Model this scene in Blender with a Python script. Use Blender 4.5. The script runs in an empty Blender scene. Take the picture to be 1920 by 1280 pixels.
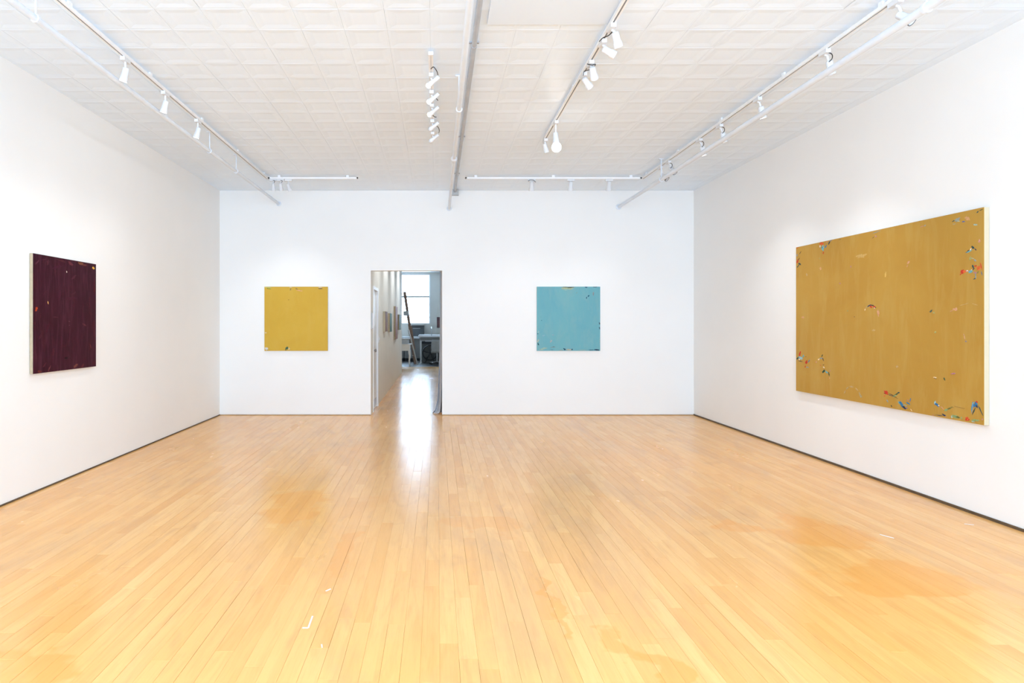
import bpy, math, random
from mathutils import Vector, Matrix

# ------------------------------------------------------------------ camera, light, exposure
SC = bpy.context.scene
COL = SC.collection
F = 1240.0            # focal length in pixels of the 1920 px wide frame
VX, VY = 820.0, 608.0 # where the room's long axis vanishes in the frame
EYE = 1.417

cam_d = bpy.data.cameras.new('camera')
cam_d.sensor_fit = 'HORIZONTAL'
cam_d.sensor_width = 36.0
cam_d.lens = 36.0 * F / 1920.0
cam_d.shift_x = (960 - VX) / 1920.0
cam_d.shift_y = -(640 - VY) / 1920.0
cam_d.clip_start = 0.05
cam_d.clip_end = 200
cam = bpy.data.objects.new('camera', cam_d)
COL.objects.link(cam)
cam.location = (0, 0, EYE)
cam.rotation_euler = (math.pi / 2, 0, 0)
SC.camera = cam

SKY = 6.6
world = bpy.data.worlds.new('overcast_sky')
SC.world = world
world.use_nodes = True
bg = world.node_tree.nodes['Background']
bg.inputs[0].default_value = (0.555, 0.742, 0.99, 1)
bg.inputs[1].default_value = SKY

vs = SC.view_settings
vs.view_transform = 'Standard'
vs.look = 'None'
vs.gamma = 1.0
vs.exposure = 1.26
vs.use_curve_mapping = False
SC.cycles.max_bounces = 9
SC.cycles.diffuse_bounces = 6
SC.cycles.glossy_bounces = 4
SC.cycles.transparent_max_bounces = 12
SC.cycles.sample_clamp_indirect = 8.0
SC.cycles.adaptive_threshold = 0.04
SC.cycles.caustics_reflective = False
SC.cycles.caustics_refractive = False

# room extents (metres; x right, y away from the camera, z up)
XL, XR = -3.40, 4.008
YF, YB = -1.7, 10.333          # wall behind the camera, far gallery wall
CEIL = 3.508
WT = 0.15                      # wall thickness
DX0, DX1, DH = -1.04, 0.075, 2.258   # doorway
HX0, HX1 = -1.04, 0.40         # hallway
HY1 = 19.4                     # end of the hallway's left wall
BRX0, BRX1, BRY1 = -3.6, 2.4, 26.5   # room at the end
FWIN = [(-3.2, -1.0), (-0.8, 1.4), (1.6, 3.8)]  # street windows behind the camera
FWZ = (0.15, 3.42)
BWIN = (-1.95, -0.29, 1.44, 3.43)    # far window x0,x1,z0,z1
BWIN2 = [(-3.5, -2.2), (0.55, 2.2)]   # its unseen neighbours, added to bring more daylight into the hallway

def portal(name, x0, x1, z0, z1, y, facing):
    l = bpy.data.lights.new(name, 'AREA')
    l.shape = 'RECTANGLE'
    l.size = x1 - x0
    l.size_y = z1 - z0
    l.cycles.is_portal = True
    o = bpy.data.objects.new(name, l)
    COL.objects.link(o)
    o.location = ((x0 + x1) / 2, y, (z0 + z1) / 2)
    o.rotation_euler = (math.pi / 2 if facing > 0 else -math.pi / 2, 0, 0)
    return o
for a, b in FWIN:
    portal('window_portal', a, b, FWZ[0], FWZ[1], YF - 0.16, 1)
for a, b in [BWIN[:2]] + BWIN2:
    portal('window_portal', a, b, BWIN[2], BWIN[3], BRY1 + 0.16, -1)

# ------------------------------------------------------------------ helpers
def lin(r, g=None, b=None):
    if g is None:
        r, g, b = r
    def f(c):
        c /= 255.0
        return c / 12.92 if c <= 0.04045 else ((c + 0.055) / 1.055) ** 2.4
    return (f(r), f(g), f(b), 1.0)

def at(px, py, y):
    """point seen at photo pixel px,py when it stands y metres away"""
    return Vector(((px - VX) * y / F, y, EYE + (VY - py) * y / F))

OFF = {}
class MB:
    def __init__(s):
        s.v, s.f, s.c = [], [], []
    def add(s, vs_, fs, col=None):
        n = len(s.v)
        s.v += [tuple(p) for p in vs_]
        for f in fs:
            s.f.append(tuple(i + n for i in f))
            s.c.append(col)
        return s
    def box(s, x0, x1, y0, y1, z0, z1, col=None):
        v = [(x0,y0,z0),(x1,y0,z0),(x1,y1,z0),(x0,y1,z0),(x0,y0,z1),(x1,y0,z1),(x1,y1,z1),(x0,y1,z1)]
        return s.add(v, [(0,3,2,1),(4,5,6,7),(0,1,5,4),(1,2,6,5),(2,3,7,6),(3,0,4,7)], col)
    def obox(s, p0, p1, w, h, up=(0,0,1), col=None):
        """bar from p0 to p1, w across, h along 'up'"""
        p0, p1 = Vector(p0), Vector(p1)
        d = (p1 - p0).normalized()
        sd = d.cross(Vector(up))
        if sd.length < 1e-4:
            sd = d.cross(Vector((1,0,0)))
        sd.normalize()
        u = sd.cross(d)
        vv = []
        for p in (p0, p1):
            for a, b in ((-1,-1),(1,-1),(1,1),(-1,1)):
                vv.append(p + sd * (a * w / 2) + u * (b * h / 2))
        return s.add(vv, [(0,1,2,3),(7,6,5,4),(0,4,5,1),(1,5,6,2),(2,6,7,3),(3,7,4,0)], col)
    def rings(s, p0, d, prof, n=16, cap0=True, cap1=True, col=None):
        """turned shape: prof = [(distance along d, radius)]"""
        p0, d = Vector(p0), Vector(d).normalized()
        a = d.cross(Vector((0,0,1)))
        if a.length < 1e-4:
            a = Vector((1,0,0))
        a.normalize()
        b = d.cross(a)
        vv, ff = [], []
        for t, r in prof:
            for k in range(n):
                th = 2 * math.pi * k / n
                vv.append(p0 + d * t + a * (r * math.cos(th)) + b * (r * math.sin(th)))
        for i in range(len(prof) - 1):
            for k in range(n):
                k2 = (k + 1) % n
                ff.append((i*n+k, i*n+k2, (i+1)*n+k2, (i+1)*n+k))
        if cap0: ff.append(tuple(range(n - 1, -1, -1)))
        if cap1: ff.append(tuple((len(prof)-1)*n + k for k in range(n)))
        return s.add(vv, ff, col)
    def cyl(s, p0, p1, r0, r1=None, n=12, col=None):
        p0, p1 = Vector(p0), Vector(p1)
        return s.rings(p0, p1 - p0, [(0, r0), ((p1 - p0).length, r0 if r1 is None else r1)], n, col=col)
    def tube(s, pts, r, n=8, col=None):
        pts = [Vector(p) for p in pts]
        vv, ff = [], []
        a = None
        for i, p in enumerate(pts):
            d = (pts[min(i+1, len(pts)-1)] - pts[max(i-1, 0)]).normalized()
            if a is None:
                a = d.cross(Vector((0,0,1)))
                if a.length < 1e-3: a = d.cross(Vector((1,0,0)))
            a = (a - d * a.dot(d)).normalized()
            b = d.cross(a)
            rr = r[i] if isinstance(r, (list, tuple)) else r
            for k in range(n):
                th = 2 * math.pi * k / n
                vv.append(p + a * (rr * math.cos(th)) + b * (rr * math.sin(th)))
        for i in range(len(pts) - 1):
            for k in range(n):
                k2 = (k + 1) % n
                ff.append((i*n+k, i*n+k2, (i+1)*n+k2, (i+1)*n+k))
        ff.append(tuple(range(n - 1, -1, -1)))
        ff.append(tuple((len(pts)-1)*n + k for k in range(n)))
        return s.add(vv, ff, col)
    def build(s, name, mat, parent=None, smooth=False, origin=None):
        off = Vector((0,0,0))
        if parent is not None:
            off = OFF[parent.name]
        elif origin is not None:
            off = Vector(origin)
        me = bpy.data.meshes.new(name)
        me.from_pydata([tuple(Vector(p) - off) for p in s.v], [], s.f)
        me.materials.append(mat)
        if any(c is not None for c in s.c):
            at_ = me.color_attributes.new('tint', 'FLOAT_COLOR', 'CORNER')
            i = 0
            for f, c in zip(s.f, s.c):
                c = c or (1,1,1,1)
                for _ in f:
                    at_.data[i].color = c
                    i += 1
        if smooth:
            me.polygons.foreach_set('use_smooth', [True] * len(me.polygons))
            me.set_sharp_from_angle(angle=math.radians(40))
        me.update()
        o = bpy.data.objects.new(name, me)
        COL.objects.link(o)
        if parent is not None:
            o.parent = parent
        else:
            o.location = off
        OFF[o.name] = off.copy()
        return o

def tag(o, label=None, cat=None, group=None, kind=None):
    if label: o['label'] = label
    if cat: o['category'] = cat
    if group: o['group'] = group
    if kind: o['kind'] = kind
    return o

def thing(name, label, cat, loc, group=None):
    o = bpy.data.objects.new(name, None)
    o.empty_display_size = 0.1
    COL.objects.link(o)
    o.location = loc
    OFF[o.name] = Vector(loc)
    return tag(o, label, cat, group)

class NT:
    """small wrapper for wiring node materials"""
    def __init__(s, name):
        s.m = bpy.data.materials.new(name)
        s.m.use_nodes = True
        s.t = s.m.node_tree
        s.bsdf = s.t.nodes['Principled BSDF']
    def n(s, typ, **kw):
        nd = s.t.nodes.new(typ)
        for k, v in kw.items():
            setattr(nd, k, v)
        return nd
    def link(s, a, b): s.t.links.new(a, b)
    def put(s, sock, v):
        if isinstance(v, bpy.types.NodeSocket): s.link(v, sock)
        elif v is not None: sock.default_value = v
    def math(s, op, a, b=None, c=None, clamp=False):
        nd = s.n('ShaderNodeMath', operation=op, use_clamp=clamp)
        s.put(nd.inputs[0], a); s.put(nd.inputs[1], b)
        if c is not None: s.put(nd.inputs[2], c)
        return nd.outputs[0]
    def mix(s, fac, a, b, mode='MIX'):
        nd = s.n('ShaderNodeMix', data_type='RGBA', blend_type=mode)
        s.put(nd.inputs[0], fac); s.put(nd.inputs[6], a); s.put(nd.inputs[7], b)
        return nd.outputs[2]
    def noise(s, vec, scale, detail=3, rough=0.5, dist=0.0):
        nd = s.n('ShaderNodeTexNoise')
        s.put(nd.inputs['Vector'], vec)
        nd.inputs['Scale'].default_value = scale
        nd.inputs['Detail'].default_value = detail
        nd.inputs['Roughness'].default_value = rough
        nd.inputs['Distortion'].default_value = dist
        return nd.outputs['Fac']
    def remap(s, v, a, b, c=0.0, d=1.0):
        nd = s.n('ShaderNodeMapRange')
        nd.inputs[1].default_value = a; nd.inputs[2].default_value = b
        nd.inputs[3].default_value = c; nd.inputs[4].default_value = d
        s.put(nd.inputs[0], v)
        return nd.outputs[0]
    def vscale(s, vec, sc):
        nd = s.n('ShaderNodeVectorMath', operation='MULTIPLY')
        s.put(nd.inputs[0], vec); nd.inputs[1].default_value = sc
        return nd.outputs[0]
    def vadd(s, a, b):
        nd = s.n('ShaderNodeVectorMath', operation='ADD')
        s.put(nd.inputs[0], a); s.put(nd.inputs[1], b)
        return nd.outputs[0]
    def pos(s): return s.n('ShaderNodeNewGeometry').outputs['Position']
    def bump(s, h, strength, dist=0.002):
        nd = s.n('ShaderNodeBump')
        nd.inputs['Strength'].default_value = strength
        nd.inputs['Distance'].default_value = dist
        s.put(nd.inputs['Height'], h)
        s.link(nd.outputs[0], s.bsdf.inputs['Normal'])

def plain(name, col, rough=0.5, metal=0.0, var=0.06, scale=8.0, spec=0.5, bump=0.0, emit=None, es=0.0):
    t = NT(name)
    c = col if len(col) == 4 else lin(col)
    nz = t.noise(t.pos(), scale, 4)
    k = t.remap(nz, 0.3, 0.7, 1 - var, 1 + var)
    cc = t.n('ShaderNodeVectorMath', operation='SCALE')
    cc.inputs[0].default_value = c[:3]
    t.link(k, cc.inputs['Scale'])
    t.link(cc.outputs[0], t.bsdf.inputs['Base Color'])
    t.bsdf.inputs['Roughness'].default_value = rough
    t.bsdf.inputs['Metallic'].default_value = metal
    t.bsdf.inputs['Specular IOR Level'].default_value = spec
    if bump:
        t.bump(t.noise(t.pos(), scale * 12, 3), bump)
    if emit:
        t.bsdf.inputs['Emission Color'].default_value = emit
        t.bsdf.inputs['Emission Strength'].default_value = es
    return t.m

M = {}
M['wall'] = plain('white_wall_paint', (0.866, 0.852, 0.826, 1), 0.6, var=0.012, scale=1.2, spec=0.3, bump=0.05)
M['ceiling'] = plain('white_ceiling_paint', (0.795, 0.885, 0.985, 1), 0.38, var=0.015, scale=1.6, spec=0.45, bump=0.03)
M['panel'] = plain('smooth_panel_paint', (0.735, 0.82, 0.92, 1), 0.5, var=0.01, scale=2)
M['hallwall'] = plain('hall_wall_paint', (0.85, 0.83, 0.77, 1), 0.7, var=0.02, scale=2.5, spec=0.2)
M['backwall'] = plain('pale_wall_paint', (0.70, 0.65, 0.57, 1), 0.6, var=0.03, scale=2)
M['white'] = plain('white_enamel', (0.86, 0.86, 0.865, 1), 0.4, var=0.02, scale=6)
M['sash'] = plain('backlit_sash_paint', (0.62, 0.57, 0.50, 1), 0.5, var=0.03, scale=6)  # white sash greyed, the backlit shade put into its colour
M['fixture'] = plain('white_fixture_enamel', (0.72, 0.725, 0.74, 1), 0.45, var=0.02, scale=6)
M['pipe'] = plain('white_pipe_paint', (0.72, 0.78, 0.86, 1), 0.4, var=0.03, scale=5)
M['greypipe'] = plain('grey_conduit_paint', (0.42, 0.43, 0.45, 1), 0.45, var=0.08, scale=6)
M['slot'] = plain('dark_track_slot', (0.22, 0.22, 0.225, 1), 0.6, var=0.1)
M['cord'] = plain('black_cord', (0.02, 0.02, 0.022, 1), 0.5, var=0.1)
M['collar'] = plain('dark_lamp_collar', (0.10, 0.10, 0.11, 1), 0.45, var=0.1)
M['lamp_on'] = plain('lit_lamp_glass', (0.9, 0.9, 0.88, 1), 0.3, emit=(1, 0.97, 0.92, 1), es=4.0)
M['lamp_off'] = plain('unlit_lamp_glass', (0.62, 0.63, 0.65, 1), 0.25, var=0.05)
M['globe'] = plain('lit_globe_glass', (0.95, 0.95, 0.95, 1), 0.3, emit=(1, 0.98, 0.95, 1), es=8.0)
M['base_dark'] = plain('dark_brown_base_gap', (0.10, 0.062, 0.032, 1), 0.6, var=0.25, scale=10)
M['base_tan'] = plain('tan_base', (0.42, 0.28, 0.15, 1), 0.6, var=0.2, scale=10)
M['subfloor'] = plain('dark_floor_joint', (0.26, 0.15, 0.07, 1), 0.8, var=0.15)
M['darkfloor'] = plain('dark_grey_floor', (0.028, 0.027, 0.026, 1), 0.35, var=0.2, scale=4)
M['chip'] = plain('white_paint_chip', (0.8, 0.79, 0.76, 1), 0.6, var=0.05)
M['curtain'] = plain('grey_curtain_cloth', (0.50, 0.505, 0.52, 1), 0.85, var=0.06, scale=6, spec=0.2, bump=0.1)
M['metal'] = plain('brushed_metal', (0.45, 0.45, 0.46, 1), 0.35, metal=0.9, var=0.08)
M['wood'] = plain('worn_brown_wood', (0.26, 0.15, 0.095, 1), 0.5, var=0.25, scale=9)
M['palewood'] = plain('pale_ladder_wood', (0.52, 0.46, 0.40, 1), 0.5, var=0.12, scale=9)
M['ac'] = plain('dark_grey_plastic', (0.09, 0.095, 0.095, 1), 0.5, var=0.1)
M['ac_light'] = plain('grey_plastic_trim', (0.45, 0.46, 0.46, 1), 0.45, var=0.05)
M['cabinet'] = plain('grey_cabinet_paint', (0.24, 0.23, 0.215, 1), 0.5, var=0.08, scale=3)
M['cabinet_dark'] = plain('dark_cabinet_paint', (0.11, 0.108, 0.10, 1), 0.5, var=0.1, scale=3)
M['iron'] = plain('black_cast_iron', (0.018, 0.02, 0.021, 1), 0.5, var=0.2)
M['chairgrey'] = plain('grey_chair_shell', (0.40, 0.41, 0.41, 1), 0.5, var=0.06)
M['plastic'] = plain('clear_grey_plastic', (0.46, 0.48, 0.50, 1), 0.25, var=0.12, scale=14)

def glass():
    t = NT('window_glass')
    tr = t.n('ShaderNodeBsdfTransparent'); tr.inputs[0].default_value = (0.95, 0.97, 0.97, 1)
    gl = t.n('ShaderNodeBsdfGlossy'); gl.inputs['Roughness'].default_value = 0.03
    lw = t.n('ShaderNodeLayerWeight'); lw.inputs[0].default_value = 0.15
    mx = t.n('ShaderNodeMixShader')
    t.link(t.math('MULTIPLY', lw.outputs['Fresnel'], 0.6), mx.inputs[0])
    t.link(tr.outputs[0], mx.inputs[1]); t.link(gl.outputs[0], mx.inputs[2])
    t.link(mx.outputs[0], t.t.nodes['Material Output'].inputs[0])
    return t.m
M['glass'] = glass()

def floor_pt(px, py):
    return ((px - VX) * EYE / (py - VY), EYE * F / (py - VY))

def floor_material():
    t = NT('worn_maple_boards')
    a = t.n('ShaderNodeVertexColor', layer_name='tint')
    sep = t.n('ShaderNodeSeparateColor'); t.link(a.outputs[0], sep.inputs[0])
    rnd, rnd2, rnd3 = sep.outputs[0], sep.outputs[1], sep.outputs[2]
    p = t.pos()
    # grain: long along y, shifted from board to board
    shift = t.n('ShaderNodeCombineXYZ')
    t.link(t.math('MULTIPLY', rnd3, 37.0), shift.inputs[0]); t.link(t.math('MULTIPLY', rnd2, 53.0), shift.inputs[1])
    g = t.vadd(t.vscale(p, (22.0, 1.6, 1.0)), shift.outputs[0])
    grain = t.noise(g, 1.0, 6, 0.6, 0.6)
    fine = t.noise(t.vadd(t.vscale(p, (130.0, 5.0, 1.0)), shift.outputs[0]), 1.0, 3, 0.6)
    col = t.mix(rnd, lin(234, 172, 99), lin(241, 184, 111))
    col = t.mix(t.remap(rnd2, 0.70, 1.0, 0, 0.55), col, lin(228, 162, 86))
    col = t.mix(t.remap(rnd3, 0.80, 1.0, 0, 0.5), col, lin(246, 193, 124))
    col = t.mix(t.remap(grain, 0.45, 0.75, 0, 0.48), col, lin(214, 150, 80))
    col = t.mix(t.remap(fine, 0.5, 0.75, 0, 0.16), col, lin(194, 129, 70))
    # varnish left over in warm patches, bare grey traffic streaks
    pat = t.noise(t.vscale(p, (0.75, 0.42, 1.0)), 1.0, 4, 0.55, 1.2)
    col = t.mix(t.remap(pat, 0.52, 0.72, 0, 0.45), col, lin(236, 164, 83))
    wear = t.noise(t.vadd(t.vscale(p, (1.6, 0.5, 1.0)), (11.3, 4.7, 0)), 1.0, 5, 0.62, 0.8)
    col = t.mix(t.remap(wear, 0.50, 0.76, 0, 0.62), col, lin(203, 154, 104))
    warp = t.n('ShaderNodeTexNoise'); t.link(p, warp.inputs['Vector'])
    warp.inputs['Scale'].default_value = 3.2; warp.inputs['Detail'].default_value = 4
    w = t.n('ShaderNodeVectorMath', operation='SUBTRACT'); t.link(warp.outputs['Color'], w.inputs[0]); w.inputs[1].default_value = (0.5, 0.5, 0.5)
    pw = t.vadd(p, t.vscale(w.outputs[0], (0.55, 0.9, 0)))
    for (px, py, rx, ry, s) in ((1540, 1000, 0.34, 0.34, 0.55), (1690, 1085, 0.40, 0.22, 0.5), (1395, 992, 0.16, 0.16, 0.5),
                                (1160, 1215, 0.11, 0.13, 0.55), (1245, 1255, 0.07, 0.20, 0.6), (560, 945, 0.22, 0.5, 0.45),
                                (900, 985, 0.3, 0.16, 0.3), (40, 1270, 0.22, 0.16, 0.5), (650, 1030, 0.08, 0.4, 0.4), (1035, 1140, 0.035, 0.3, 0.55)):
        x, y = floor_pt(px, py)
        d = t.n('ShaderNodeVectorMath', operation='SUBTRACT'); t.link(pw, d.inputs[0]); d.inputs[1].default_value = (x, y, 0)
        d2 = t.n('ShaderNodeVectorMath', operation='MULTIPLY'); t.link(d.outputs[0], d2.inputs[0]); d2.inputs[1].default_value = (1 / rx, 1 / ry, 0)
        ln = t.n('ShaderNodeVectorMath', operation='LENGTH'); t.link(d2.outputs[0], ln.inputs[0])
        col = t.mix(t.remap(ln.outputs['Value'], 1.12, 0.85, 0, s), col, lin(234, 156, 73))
    # short dark scuffs
    sc_ = t.noise(t.vadd(t.vscale(p, (5.0, 1.1, 1.0)), (3.1, 8.2, 0)), 1.0, 3, 0.6, 1.2)
    col = t.mix(t.remap(sc_, 0.58, 0.80, 0, 0.30), col, lin(176, 129, 86))
    t.link(col, t.bsdf.inputs['Base Color'])
    rn = t.noise(t.vscale(p, (2.2, 0.9, 1)), 1.0, 4, 0.6)
    t.link(t.remap(rn, 0.3, 0.7, 0.18, 0.28), t.bsdf.inputs['Roughness'])
    t.bsdf.inputs['Specular IOR Level'].default_value = 0.5
    t.bump(t.math('ADD', t.math('MULTIPLY', grain, 0.5), t.noise(t.vscale(p, (6, 1.2, 1)), 1.0, 2)), 0.025, 0.003)
    return t.m
M['floor'] = floor_material()

# ------------------------------------------------------------------ projection test used to rank pieces by how large they show
def shown(quad):
    """approximate area in photo pixels of a flat rectangle (x0,x1,y0,y1,z), sampled"""
    x0, x1, y0, y1, z = quad
    n, area = 7, 0.0
    dx, dy = (x1 - x0), (y1 - y0) / n
    for i in range(n):
        y = y0 + (i + 0.5) * dy
        if y < 0.3: continue
        px = VX + (x0 + x1) / 2 * F / y
        py = VY - (z - EYE) * F / y
        if 0 <= px <= 1920 and 0 <= py <= 1280:
            area += dx * F / y * abs(z - EYE) * F * dy / (y * y)
    return area

# ------------------------------------------------------------------ floor
R = random.Random(7)
BW = 0.0812
fb = MB().box(XL - 0.2, XR + 0.2, YF - 0.2, YB + 0.02, -0.12, -0.012)
fb.box(HX0 - 0.1, HX1 + 0.1, YB + 0.02, 22.15, -0.12, -0.012)
fb.box(BRX0, HX0 - 0.1, HY1, 22.15, -0.12, -0.012)
fb.box(HX1 + 0.1, BRX1, HY1, 22.15, -0.12, -0.012)
floor = tag(fb.build('floor', M['subfloor']), 'worn pale maple strip floor of the gallery and hallway', kind='structure')

boards = []
def lay(xa, xb, ya, yb):
    n = int(math.ceil((xb - xa) / BW - 1e-6))
    for i in range(n):
        x0 = xa + i * BW
        x1 = min(xb, x0 + BW)
        y = ya - R.uniform(0, 1.2)
        while y < yb:
            L = R.choice((R.uniform(0.35, 0.8), R.uniform(0.7, 1.5), R.uniform(1.2, 2.2)))
            y0, y1 = max(y, ya), min(y + L, yb)
            if y1 - y0 > 0.02:
                boards.append((x0, x1, y0, y1))
            y += L
lay(XL, XR, YF, YB)
lay(HX0, HX1, YB, 22.15)
lay(BRX0, HX0, HY1, 22.15)
boards.sort(key=lambda b: -shown((*b, 0.0)))

def board_shape(mb, b):
    x0, x1, y0, y1 = b
    gx = R.choice((0.0001, 0.0002, 0.0003, 0.0007)); gy = R.uniform(0.0001, 0.0006)
    x0 += gx; x1 -= gx; y0 += gy; y1 -= gy
    c = 0.0005
    h = R.uniform(-0.0004, 0.0003)
    col = (R.random(), R.random(), R.random(), 1)
    v = [(x0,y0,-.012),(x1,y0,-.012),(x1,y1,-.012),(x0,y1,-.012),
         (x0,y0,h-c),(x1,y0,h-c),(x1,y1,h-c),(x0,y1,h-c),
         (x0+c,y0+c,h),(x1-c,y0+c,h),(x1-c,y1-c,h),(x0+c,y1-c,h)]
    f = [(8,9,10,11)]
    for i in range(4):
        j = (i + 1) % 4
        f += [(i, j, 4+j, 4+i), (4+i, 4+j, 8+j, 8+i)]
    mb.add(v, f, col)
    return mb
for b in boards[:300]:
    mb = board_shape(MB(), b)
    mb.build('floor_board', M['floor'], floor)
rest = MB()
for b in boards[300:]:
    board_shape(rest, b)
tag(rest.build('floor_boarding', M['floor'], floor), kind='stuff')

def flake(pts, w):
    mb = MB()
    P = [Vector((*floor_pt(*p), 0.0012)) for p in pts]
    for a, b in zip(P, P[1:]):
        mb.obox(a, b, w * R.uniform(0.7, 1.2), 0.0014)
    return mb
for pts, w in (([(567, 1177), (578, 1177), (586, 1155)], 0.007), ([(611, 1108), (620, 1104)], 0.008),
               ([(604, 1214), (603, 1208)], 0.006), ([(1650, 1002), (1676, 1009)], 0.008), ([(1808, 982), (1826, 984)], 0.006)):
    flake(pts, w).build('paint_chip', M['chip'], floor)

# ------------------------------------------------------------------ walls
w = MB()
w.box(XL - WT, XL, YF - WT, YB, -0.1, CEIL + 0.1)
tag(w.build('wall_left', M['wall']), 'long white gallery wall with the purple canvas', kind='structure')
w = MB()
w.box(XR, XR + WT, YF - WT, YB, -0.1, CEIL + 0.1)
tag(w.build('wall_right', M['wall']), 'long white gallery wall with the large ochre canvas', kind='structure')
w = MB()
w.box(XL - WT, DX0, YB, YB + WT, -0.1, CEIL + 0.1)
w.box(DX1, XR + WT, YB, YB + WT, -0.1, CEIL + 0.1)
w.box(DX0, DX1, YB, YB + WT, DH, CEIL + 0.1)
tag(w.build('wall_back', M['wall']), 'white end wall with the doorway', kind='structure')
w = MB()
xs = [XL - WT] + [v for ab in FWIN for v in ab] + [XR + WT]
for i in range(0, len(xs), 2):
    w.box(xs[i], xs[i+1], YF - WT, YF, -0.1, CEIL + 0.1)
for a, b in FWIN:
    w.box(a, b, YF - WT, YF, -0.1, FWZ[0]); w.box(a, b, YF - WT, YF, FWZ[1], CEIL + 0.1)
tag(w.build('wall_front', M['wall']), 'white street wall behind the viewer', kind='structure')

def window(n, x0, x1, z0, z1, y, rails, label, fw=0.05, dep=0.06):
    f = MB()
    f.box(x0, x0 + fw, y - dep/2, y + dep/2, z0, z1)
    f.box(x1 - fw, x1, y - dep/2, y + dep/2, z0, z1)
    f.box(x0 + fw, x1 - fw, y - dep/2, y + dep/2, z0, z0 + fw)
    f.box(x0 + fw, x1 - fw, y - dep/2, y + dep/2, z1 - fw, z1)
    o = tag(f.build('window_%d' % n, M['white']), label, kind='structure')
    zz = [z0 + fw]
    for z, h in rails:
        MB().box(x0 + fw, x1 - fw, y - dep*0.4, y + dep*0.4, z - h/2, z + h/2).build('sash_rail', M['sash'], o)
        zz += [z - h/2, z + h/2]
    zz.append(z1 - fw)
    for i in range(0, len(zz), 2):
        MB().box(x0 + fw, x1 - fw, y - 0.003, y + 0.003, zz[i], zz[i+1]).build('pane', M['glass'], o)
    return o
for i, (a, b) in enumerate(FWIN):
    window(i + 2, a, b, FWZ[0], FWZ[1], YF - 0.08, [(1.9, 0.06)], 'tall street window behind the viewer')

def baseboard(name, x0, x1, y0, y1, h, m):
    tag(MB().box(x0, x1, y0, y1, 0.0005, h).build(name, m), kind='structure')
baseboard('baseboard_left', XL, XL + 0.008, YF, YB - 0.008, 0.013, M['base_dark'])  # side strips: brown quarter-round with the dark gap's shade in its colour
baseboard('baseboard_right', XR - 0.010, XR, YF, YB - 0.008, 0.020, M['base_dark'])
mb = MB().box(XL + 0.008, DX0, YB - 0.008, YB, 0.0005, 0.012).box(DX1, XR - 0.010, YB - 0.008, YB, 0.0005, 0.012)
tag(mb.build('baseboard_back', M['base_tan']), kind='structure')

# ------------------------------------------------------------------ ceiling of pressed tin squares
T = 0.305
TX0, TY0 = XL - 0.004, 4.655 + 0.035
cb = MB().box(XL - WT, XR + WT, YF - WT, YB + 0.02, CEIL + 0.022, CEIL + 0.14)
ceiling = tag(cb.build('ceiling', M['ceiling']), 'white pressed tin ceiling of square coffers', kind='structure')
prof = [(0.1524, 0.0015), (0.1502, 0.0), (0.132, 0.0), (0.126, 0.0006), (0.088, 0.0036), (0.078, 0.0038), (0.070, 0.0036)]
def tile_geo(sx=1.0, sy=1.0):
    v, f = [], []
    for r, z in prof:
        v += [(-r*sx, -r*sy, z), (r*sx, -r*sy, z), (r*sx, r*sy, z), (-r*sx, r*sy, z)]
    for i in range(len(prof) - 1):
        for k in range(4):
            k2 = (k + 1) % 4
            f.append((i*4+k, (i+1)*4+k, (i+1)*4+k2, i*4+k2))
    n = (len(prof) - 1) * 4
    f.append((n+3, n+2, n+1, n))
    return v, f
tv, tf = tile_geo()
tile_me = bpy.data.meshes.new('ceiling_tile')
tile_me.from_pydata(tv, [], tf)
tile_me.materials.append(M['ceiling'])
tiles = []
ncol = int((XR - TX0) / T)
j0 = int(math.floor((YF - TY0) / T)) + 1
j1 = int(math.floor((YB - TY0) / T))
for i in range(ncol):
    for j in range(j0, j1):
        tiles.append((TX0 + (i + 0.5) * T, TY0 + (j + 0.5) * T))
tiles.sort(key=lambda c: -shown((c[0] - T/2, c[0] + T/2, c[1] - T/2, c[1] + T/2, CEIL)))
for (x, y) in tiles[:300]:
    o = bpy.data.objects.new('ceiling_tile', tile_me)
    COL.objects.link(o)
    o.parent = ceiling
    o.location = (x, y, CEIL + R.uniform(-0.0006, 0.0006))
    o.rotation_euler = (R.uniform(-0.004, 0.004), R.uniform(-0.004, 0.004), 0)
rest = MB()
for (x, y) in tiles[300:]:
    rest.add([(a + x, b + y, c + CEIL) for a, b, c in tv], tf)
tag(rest.build('ceiling_tiling', M['ceiling'], ceiling), kind='stuff')
bx1 = TX0 + ncol * T
by0, by1 = TY0 + j0 * T, TY0 + j1 * T
MB().box(bx1, XR, YF, YB, CEIL, CEIL + 0.02).box(XL, bx1, by1, YB, CEIL, CEIL + 0.02).box(XL, bx1, YF, by0, CEIL, CEIL + 0.02).build('border_strip', M['ceiling'], ceiling)
MB().box(0.345, 1.215, 2.2, 4.585, CEIL - 0.014, CEIL + 0.004).build('cover_panel', M['panel'], ceiling)

# ------------------------------------------------------------------ hallway and far room shell
w = MB()
D0, D1, DZ = 10.68, 11.56, 2.04
w.box(HX0 - 0.12, HX0, YB + WT, D0, -0.1, CEIL + 0.1)
w.box(HX0 - 0.12, HX0, D1, HY1, -0.1, CEIL + 0.1)
w.box(HX0 - 0.12, HX0, D0, D1, DZ, CEIL + 0.1)
tag(w.build('wall_hall_left', M['hallwall']), 'pale grey-green hallway wall hung with four small canvases', kind='structure')
tag(MB().box(HX1, HX1 + 0.12, YB + WT, HY1, -0.1, CEIL + 0.1).build('wall_hall_right', M['hallwall']), 'pale hallway wall behind the curtain', kind='structure')
tag(MB().box(BRX0 - 0.1, BRX1 + 0.1, YB + WT + 0.02, BRY1 + 0.2, CEIL, CEIL + 0.1).build('ceiling_hall', M['panel']), 'plain ceiling of hallway and far room', kind='structure')
w = MB()
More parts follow.
